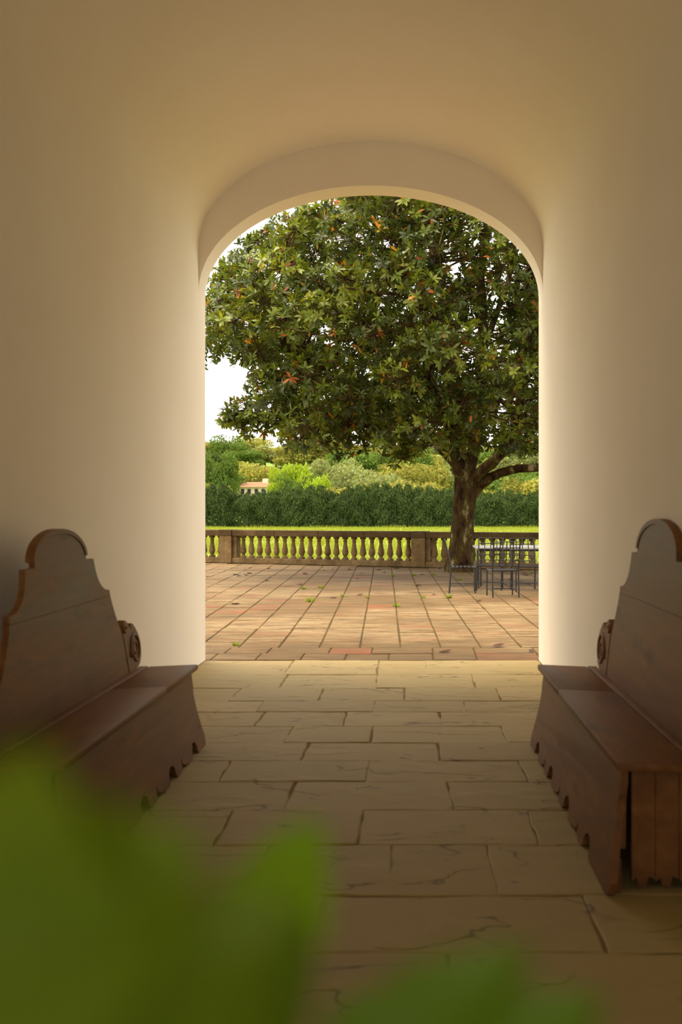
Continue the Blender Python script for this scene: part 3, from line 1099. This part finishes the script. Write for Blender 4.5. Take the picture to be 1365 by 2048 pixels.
Wp = B + np.array(tuple(TB))
ppx = PX + FPX * Wp[:, 0] / Wp[:, 1]
ppy = PY - FPX * (Wp[:, 2] - HC) / Wp[:, 1]
vis = (ppx > 425) & (ppx < 1065) & (ppy > 420) & (ppy < 960)
showsize = np.where(vis, S / Wp[:, 1], 0)
big = np.argsort(-showsize)[:300]
mask = np.ones(len(B), bool); mask[big] = False
fo = obj('foliage', leaves_mesh('foliage', B[mask], D[mask], Nn[mask], S[mask], Cc[mask]), mag)
fo['kind'] = 'stuff'
protos = [leaves_mesh('leaf', np.zeros((1, 3)), np.array([[1., 0, 0]]), np.array([[0, 0, 1.]]), np.array([1.]), np.array([c[:3]])) for c in cg + orange]
pc = np.array([c[:3] for c in cg + orange])
for i in big:
    j = int(np.argmin(np.linalg.norm(pc - Cc[i], axis=1)))
    o = bpy.data.objects.new('leaf', protos[j])
    x, z = Vector(D[i]), Vector(Nn[i]); y = z.cross(x)
    m = Matrix((x, y, z)).transposed().to_4x4()
    o.matrix_local = Matrix.Translation(Vector(B[i])) @ m @ Matrix.Diagonal((S[i], S[i], S[i], 1))
    link(o, mag)
print('magnolia leaves', len(B), 'clumps', len(clumps))

# ------------------------------------------------------------------ benches
def spiral(cx, cz, r0, r1, turns, n=40, a0=0.0, sgn=1):
    return [(cx + (r0 + (r1 - r0) * i / n) * math.cos(a0 + sgn * turns * 2 * math.pi * i / n), cz + (r0 + (r1 - r0) * i / n) * math.sin(a0 + sgn * turns * 2 * math.pi * i / n)) for i in range(n + 1)]


BL = 1.205           # half length


def bench(name, x_front, side, label):
    """side +1: against the right wall.  local: u along y, w away from the aisle, z up"""
    e = empty(name, (x_front, 5.045, 0))
    tag(e, label, 'bench', 'carved wooden benches')
    def tr(b):                     # (w,u,z) -> local x
        for i, v in enumerate(b.v):
            b.v[i] = Vector((v.x * side, v.y, v.z))
        return b
    SD = 0.36                      # seat depth
    ST = 0.51                      # seat height
    # seat boards, falling a little to the back
    def tilt(b):
        for i, v in enumerate(b.v):
            b.v[i] = Vector((v.x, v.y, v.z - .016 * v.x / SD))
        return b
    split = .34 if side > 0 else .42
    for (u0, u1, dz) in ((split + .002, BL, 0.0), (-BL, split - .002, .003)):
        b = MB().box(0, SD - .05, u0, u1, ST - .034 + dz, ST + dz, .008)
        tr(tilt(b)).build('seat_board', M['wood'], e, auto=40)
    b = MB().box(SD - .046, SD + .01, -BL, BL, ST - .034, ST + .004, .005)
    tr(tilt(b)).build('hinge_rail', M['wood'], e, auto=40)
    # front panel: scalloped foot, flared ends, leaning out at the foot
    hz = ST - .034
    end = [(BL - .07, hz), (BL - .052, hz - .05), (BL - .05, hz - .10), (BL - .068, hz - .14), (BL - .05, hz - .22), (BL - .02, hz - .30), (BL + .015, hz - .38), (BL + .035, .06), (BL + .03, .02), (BL + .01, 0.0)]
    bot = [(BL - .05, 0.0)]
    big = [.93, .38, -.18, -.74]
    for k, uc in enumerate(big):
        bot += [(uc + .092, .0), (uc + .085, .008)]
        for i in range(0, 13):                   # big round notch
            a = math.pi * i / 12
            bot.append((uc + .075 * math.cos(a), .012 + .072 * max(0.0, math.sin(a)) ** .8))
        bot += [(uc - .085, .008), (uc - .095, .0)]
        if k < 3:                                # leaf-shaped cut with a pointed slit
            m = (uc + big[k + 1]) / 2
            bot += [(m + .085, .0), (m + .07, .012), (m + .02, .012), (m - .005, .030), (m - .025, .024), (m - .045, .075), (m - .062, .024), (m - .075, .010), (m - .09, .0)]
    bot.append((-BL + .05, 0.0))
    poly = end + bot + [(-q[0], q[1]) for q in end[::-1]]
    b = MB().prism(poly, 'x', .03, .058)
    for i, v in enumerate(b.v):
        k = max(0.0, 1 - v.z / hz)
        b.v[i] = Vector((v.x - .075 * k ** 1.3, v.y, v.z))
    tr(b).build('front_panel', M['wood'], e)
    # end panels of upright boards with a scalloped foot
    for s in (-1, 1):
        n = 3
        w0, w1 = .07, SD - .01
        for i in range(n):
            a, c = w0 + (w1 - w0) * i / n, w0 + (w1 - w0) * (i + 1) / n - .003
            pl = [(a, hz), (a, .03), (a + (c - a) * .18, .045), (a + (c - a) * .3, .012), (a + (c - a) * .62, .008), (a + (c - a) * .75, .05), (c, .04), (c, hz)]
            y0 = s * (BL - .06)
            bb_ = MB().prism(pl, 'y', min(y0, y0 - s * .025), max(y0, y0 - s * .025))
            tr(bb_).build('end_board', M['wood'], e)
        # corner foot
        y0 = s * (BL - .02)
        ft = MB().prism([(-.035, 0), (.02, 0), (.02, .13), (.0, .145), (-.02, .14)], 'y', min(y0, y0 - s * .05), max(y0, y0 - s * .05))
        tr(ft).build('foot', M['wood'], e)
        sb_ = MB().prism([(-.0, .16), (.045, .16), (.05, hz), (.035, hz), (.02, .34)], 'y', min(y0 - s * .04, y0 - s * .06), max(y0 - s * .04, y0 - s * .06))
        tr(sb_).build('corner_strip', M['wood'], e)
        # rear foot
        rf = MB().box(SD - .02, SD + .03, min(y0 - s * .02, y0 - s * .09), max(y0 - s * .02, y0 - s * .09), 0, hz)
        tr(rf).build('rear_leg', M['wood'], e)
    rp = MB().box(SD - .012, SD + .006, -BL + .1, BL - .1, .01, hz)  # unseen panel added to keep light out of the foot notches
    tr(rp).build('light_block_panel', M['wood'], e)
    # back board outline (half), u from the middle outwards
    half = []
    for i in range(0, 15):                      # round crest
        a = math.pi / 2 * (1 - i / 14)
        half.append((.37 * math.cos(a), 1.235 + .14 * math.sin(a)))
    half += [(.37, 1.21), (.49, 1.21)]
    for i in range(1, 9):                       # concave drop
        a = math.pi / 2 * i / 8
        half.append((.70 - .205 * math.cos(a) + .0 , 1.02 + .19 * (1 - math.sin(a))))
    half += [(.715, 1.018), (.722, 1.0)]
    for i in range(1, 9):
        t = i / 8
        half.append((.722 + .165 * t ** 1.35, 1.0 - .27 * t))
    full = half[::-1] + [(-q[0], q[1]) for q in half[1:]]
    zc = 0.985                                  # joint between the two boards
    def side_u(z):                              # half width at a height
        for (a, c) in zip(half[:-1], half[1:]):
            if (a[1] - z) * (c[1] - z) <= 0 and abs(a[1] - c[1]) > 1e-6 and a[0] > .45:
                return a[0] + (c[0] - a[0]) * (a[1] - z) / (a[1] - c[1])
        return .9
    up = [q for q in half if q[1] >= zc] + [(side_u(zc), zc)]
    lo = [(side_u(zc), zc - .002)] + [q for q in half if q[1] < zc - .004] + [(.93, .66), (1.0, .58), (1.06, ST - .03)]
    def lean(b):
        for i, v in enumerate(b.v):
            k = max(0.0, v.z - ST)
            y = v.y * 1.05 - .15 if side > 0 else v.y
            b.v[i] = Vector((v.x + (.055 if side > 0 else .085) * k / .85, y, v.z + (.06 * k if side > 0 else 0)))
        return b
    up_full = [(-q[0], q[1]) for q in up[::-1]][:-1] + up
    b = MB().prism(up_full, 'x', SD, SD + .03)
    tr(lean(b)).build('upper_back_board', M['wood'], e)
    lo_full = [(-q[0], q[1]) for q in lo[::-1]] + lo
    b = MB().prism(lo_full, 'x', SD, SD + .03)
    tr(lean(b)).build('lower_back_board', M['wood'], e)
    # raised edge of the crest
    cr_ = [(.385 * math.cos(a), 1.235 + .152 * math.sin(a)) for a in [math.pi * i / 28 for i in range(29)]]
    ci_ = [(.355 * math.cos(a), 1.235 + .128 * math.sin(a)) for a in [math.pi * i / 28 for i in range(28, -1, -1)]]
    b = MB().prism(cr_ + ci_, 'x', SD - .006, SD + .038)
    tr(lean(b)).build('crest_moulding', M['wood'], e)
    # scroll ears
    for s in (-1, 1):
        cu, cz = 1.105, ST + .11
        outl = []
        for i in range(41):
            t = i / 40
            a = math.radians(150 - 240 * t)
            rx = .125
            rzz = .115 + .06 * math.exp(-((a - 2.1) / .8) ** 2)
            outl.append((cu + rx * math.cos(a), cz + rzz * math.sin(a)))
        outl = [(.885, .745), (.90, .79), (.94, .815), (.985, .80), (1.05, .745)] + [q for q in outl if q[0] > 1.06] + [(1.06, ST - .02), (.95, ST - .02)]
        b = MB().prism([(s * q[0], q[1]) for q in outl], 'x', SD - .004, SD + .036)
        ear = tr(lean(b)).build('scroll_ear', M['wood'], e)
        # carved volute: raised spiral ridge on dark ground
        spz = spiral(s * cu, cz, .105, .02, 1.9, 56, math.radians(200) if s > 0 else math.radians(-20), -s)
        b = MB().tube([(SD - .004, q[0], q[1]) for q in spz], [.013 - .006 * i / 56 for i in range(57)], 6)
        tr(lean(b)).build('volute', M['wood'], ear, smooth=True)
        b = MB().tube([(SD - .006, s * .925 + s * .022 * math.cos(t), .765 + .022 * math.sin(t)) for t in [i * .55 for i in range(9)]], .008, 6)
        tr(lean(b)).build('curl', M['wood'], ear, smooth=True)
    return e


bench('carved_bench', 0.797, 1, 'dark carved wooden settle on the right with its whole near end in view')
bench('carved_bench', -1.335, -1, 'dark carved wooden settle on the left, partly hidden by blurred green leaves')

# ------------------------------------------------------------------ iron table and chairs
def iron_chair(x, Y, rz, label):
    e = empty('iron_chair', (x, Y, 0), rz)
    tag(e, label, 'chair', 'wrought iron garden chairs')
    W, Dp, SH, TH = .44, .42, .44, .92
    R = .0125
    # front = +y
    for sx in (-1, 1):
        MB().tube([(sx * W / 2, Dp / 2, 0), (sx * W / 2, Dp / 2, SH)], R, 8).build('leg', M['iron'], e)
        MB().tube([(sx * W / 2, -Dp / 2 - .03, 0), (sx * W / 2, -Dp / 2, SH)], R, 8).build('leg', M['iron'], e)
        MB().tube([(sx * W / 2, -Dp / 2, SH), (sx * W / 2, -Dp / 2 - .04, SH + .2), (sx * W / 2, -Dp / 2 - .11, TH)], R, 8).build('upright', M['iron'], e)
        MB().tube([(sx * W / 2, -Dp / 2 - .02, .13), (sx * W / 2, Dp / 2, .13)], .008, 6).build('stretcher', M['iron'], e)
    MB().tube([(-W / 2, .0, .13), (W / 2, .0, .13)], .008, 6).build('stretcher', M['iron'], e)
    MB().tube([(-W / 2, -Dp / 2, SH), (W / 2, -Dp / 2, SH), (W / 2, Dp / 2, SH), (-W / 2, Dp / 2, SH), (-W / 2, -Dp / 2, SH)], .013, 8).build('seat_frame', M['iron'], e)
    for i in range(6):
        y = -Dp / 2 + Dp * (i + .5) / 6
        MB().box(-W / 2, W / 2, y - .02, y + .02, SH + .004, SH + .012).build('seat_slat', M['iron'], e)
    def bk(t):      # point on the back at height fraction
        z = SH + .08 + (TH - SH - .08) * t
        k = (z - SH)
        y = -Dp / 2 - .04 * min(1, k / .2) - (.07 * (k - .2) / .28 if k > .2 else 0)
        return y, z
    for i in range(5):
        y, z = bk(i / 4)
        MB().tube([(-W / 2, y, z), (W / 2, y, z)], .0095, 6).build('back_bar', M['iron'], e)
    for i in range(1, 4):
        x_ = -W / 2 + W * i / 4
        pts = [(x_, bk(t)[0], bk(t)[1]) for t in (0, .3, .6, 1)]
        MB().tube(pts, .0095, 6).build('back_bar', M['iron'], e)
    return e


# chair local front is +y
iron_chair(.915, 17.42, math.radians(-92), 'black iron chair in profile, leftmost, in front of the magnolia trunk')
iron_chair(1.535, 16.62, math.radians(8), 'black iron chair nearest the viewer with its lattice back in front of the table')
iron_chair(1.43, 17.98, math.radians(172), 'black iron chair half hidden behind the nearest chair')
iron_chair(2.05, 17.72, math.radians(186), 'black iron chair with tilted lattice back, right of the nearest chair')
iron_chair(2.42, 16.95, math.radians(84), 'black iron chair cut off by the right edge of the arch')

tbl = empty('garden_table', (2.05, 19.05, 0))
tag(tbl, 'long grey garden table with iron legs beside the magnolia', 'table')
MB().box(-.83, .83, -.55, .55, .705, .74, .006).build('table_top', M['tabletop'], tbl)
MB().box(-.78, .78, -.5, .5, .665, .704).build('apron', M['iron'], tbl)
for sx in (-.74, .74):
    for sy in (-.46, .46):
        MB().tube([(sx, sy, .67), (sx, sy, .0)], .018, 8).build('leg', M['iron'], tbl)

# ------------------------------------------------------------------ fallen leaves and weeds on the terrace
dl_v = [Vector(v) for v in [(-.06, 0, .004), (-.02, -.028, .014), (-.02, 0, .006), (-.02, .028, .016), (.03, -.024, .012), (.03, 0, .004), (.03, .024, .02), (.07, 0, .016)]]
dl_me = mesh('fallen_leaf', dl_v, LF, M['deadleaf'], True)
fall = [(472, 1150), (489, 1148), (493, 1151), (500, 1148), (478, 1153), (416, 1154), (538, 1138), (648, 1141), (667, 1140), (611, 1148), (724, 1148), (716, 1158), (535, 1162), (471, 1209), (720, 1191), (667, 1197),
        (794, 1138), (838, 1172), (757, 1141), (880, 1138), (958, 1203), (1050, 1151), (1046, 1149), (1054, 1152), (869, 1190), (997, 1293), (1064, 1304), (890, 1305), (770, 1145), (700, 1140), (845, 1150), (600, 1170), (1020, 1160)]
rl = random.Random(4)
for fi, (px, py) in enumerate(sorted(fall)):
    Y = FPX * HC / (py - PY)
    p = P(px, py, Y)
    o = obj('fallen_leaf', dl_me, None, (p.x, p.y, .003), (rl.uniform(-.1, .1), rl.uniform(-.1, .1), rl.uniform(0, 6.28)))
    s = rl.uniform(.9, 1.5); o.scale = (s, s, s)
    tag(o, 'small dark fallen leaf on the terrace tiles, %s from the left' % ORD[fi], 'leaf', 'fallen leaves on the terrace')


def weed_mesh(seed):
    r = np.random.default_rng(seed)
    n = 34
    th = r.uniform(0, 6.28, n); rad = r.uniform(0, .05, n); l = r.uniform(.04, .11, n)
    b = np.stack([rad * np.cos(th), rad * np.sin(th), np.zeros(n)], 1)
    V = np.zeros((n, 3, 3))
    wv = np.stack([-np.sin(th), np.cos(th), np.zeros(n)], 1) * .008
    V[:, 0] = b - wv; V[:, 1] = b + wv
    V[:, 2] = b + np.stack([np.cos(th) * l * .7, np.sin(th) * l * .7, l], 1)
    c = np.array(srgb(112, 128, 36)[:3])[None] * r.uniform(.7, 1.3, (n, 1))
    return tri_mesh('weed_tuft', V, c, M['grassblade'])


WM = [weed_mesh(i) for i in range(3)]
weeds = [(472, 1291, 'lowest one, near the left jamb'), (621, 1204, 'on a joint left of the terrace middle'), (608, 1178, 'small one below the balustrade, left of the middle'), (686, 1193, 'just right of the largest tuft'),
         (736, 1196, 'in the terrace middle'), (793, 1213, 'on the joint right of the terrace middle'), (786, 1153, 'under the right stone post'), (828, 1152, 'at the foot of the right stone post'), (846, 1196, 'on a joint left of the profile chair'),
         (898, 1196, 'just left of the profile chair legs'), (869, 1150, 'left of the magnolia trunk'), (920, 1160, 'under the profile chair'), (642, 1176, 'far one, near a reddish tile'), (1064, 1147, 'beneath the far end of the table')]
for i, (px, py, lab) in enumerate(weeds):
    Y = FPX * HC / (py - PY)
    p = P(px, py, Y)
    o = obj('weed_tuft', WM[i % 3], None, (p.x, p.y, -.002), (0, 0, i * 1.3))
    s = 1.0 if i == 1 else rl.uniform(.5, .75)
    o.scale = (s * 1.3, s * 1.3, s)
    tag(o, 'green weed tuft between terrace tiles, ' + lab, 'weed', 'weeds in the terrace joints')

# ------------------------------------------------------------------ foreground plant
plant = empty('potted_plant', (-.22, .24, 0))
tag(plant, 'blurred green leafy plant close to the viewer at the bottom', 'plant')
PB = Vector((-.22, .24, 0))
MB().lathe([(.10, 0), (.105, .01), (.15, .24), (.165, .245), (.165, .29), (.15, .29), (.145, .25)], 28).build('pot', M['pot'], plant, auto=40)
MB().lathe([(.001, .235), (.145, .24), (.145, .25), (.001, .262)], 24).build('soil', M['soil'], plant)


def big_leaf(base, tip, width, nor, col, curl=.12, seed=0, lobes=.06):
    """ovate leaf between two points"""
    base, tip = Vector(base), Vector(tip)
    d = tip - base; L = d.length; d.normalize()
    nor = (Vector(nor) - d * Vector(nor).dot(d)).normalized()
    t = nor.cross(d)
    nu, nv = 16, 8
    v, f = [], []
    for i in range(nu + 1):
        u = i / nu
        wv = width / 2 * (max(0.0, math.sin(math.pi * min(1, u * .98 + .02) ** .72)) ** .75) * (1 + lobes * math.sin(u * 19 + seed))
        for j in range(nv + 1):
            s = -1 + 2 * j / nv
            z = -curl * L * (u - .5) ** 2 + .10 * width * abs(s) + .02 * L * math.sin(u * 14 + abs(s) * 3) * abs(s)
            v.append(base + d * (u * L) + t * (s * wv) + nor * z - PB)
    for i in range(nu):
        for j in range(nv):
            q = i * (nv + 1) + j
            f.append((q, q + 1, q + nv + 2, q + nv + 1))
    o = obj('leaf', mesh('leaf', v, f, M['plantleaf'], True), plant)
    o.color = col
    return o, base


g1, g2, g3 = srgb(108, 132, 22), srgb(126, 172, 14), srgb(94, 126, 12)
up = (-.1, -.75, .65)
specs = [
    # base px,y,d ; tip px,y,d ; width m ; colour
    ((-250, 2080, .175), (430, 1700, .18), .056, g1),
    ((-100, 2250, .19), (600, 1830, .20), .054, g1),
    ((60, 1990, .185), (90, 1480, .175), .044, g1),
    ((480, 1980, .27), (640, 1635, .285), .034, g2),
    ((470, 2160, .24), (620, 1840, .26), .022, g3),
    ((600, 2250, .24), (1070, 1895, .25), .032, g3),
    ((690, 2270, .25), (1220, 2000, .25), .034, g3),
    ((150, 2400, .2), (560, 1940, .21), .056, g1),
]
tops = []
for i, (b0, t0, wd, c) in enumerate(specs):
    o, base = big_leaf(P(*b0), P(*t0), wd, up, c, .15, i * 1.7)
    tops.append(base)
hub = PB + Vector((0.02, 0, 1.12))
for i, bs in enumerate(tops):
    m = hub.lerp(bs, .5) + Vector((.01 * math.sin(i), .01 * math.cos(i * 2), -.02))
    MB().tube([q - PB for q in smooth_path([hub + Vector((0, 0, -.02 * i)), m, bs], 4)], .0016, 6).build('petiole', M['stem'], plant, smooth=True)
MB().tube(smooth_path([Vector((0, 0, .24)), Vector((.015, .01, .6)), Vector((0, -.005, .9)), hub - PB], 5), rads([.009, .008, .006, .004], 16), 8).build('stem', M['stem'], plant, smooth=True)
for i in range(7):
    a = i * 2.4
    z = .62 + .07 * i
    b0 = PB + Vector((0.0, 0, z))
    b1 = b0 + Vector((math.cos(a) * .05, math.sin(a) * .05, .03))
    MB().tube([b0 - PB, b1 - PB], .0016, 6).build('petiole', M['stem'], plant)
    big_leaf(b1, b1 + Vector((math.cos(a) * .09, math.sin(a) * .09, .01)), .06, (0, 0, 1), g3, .2, i)
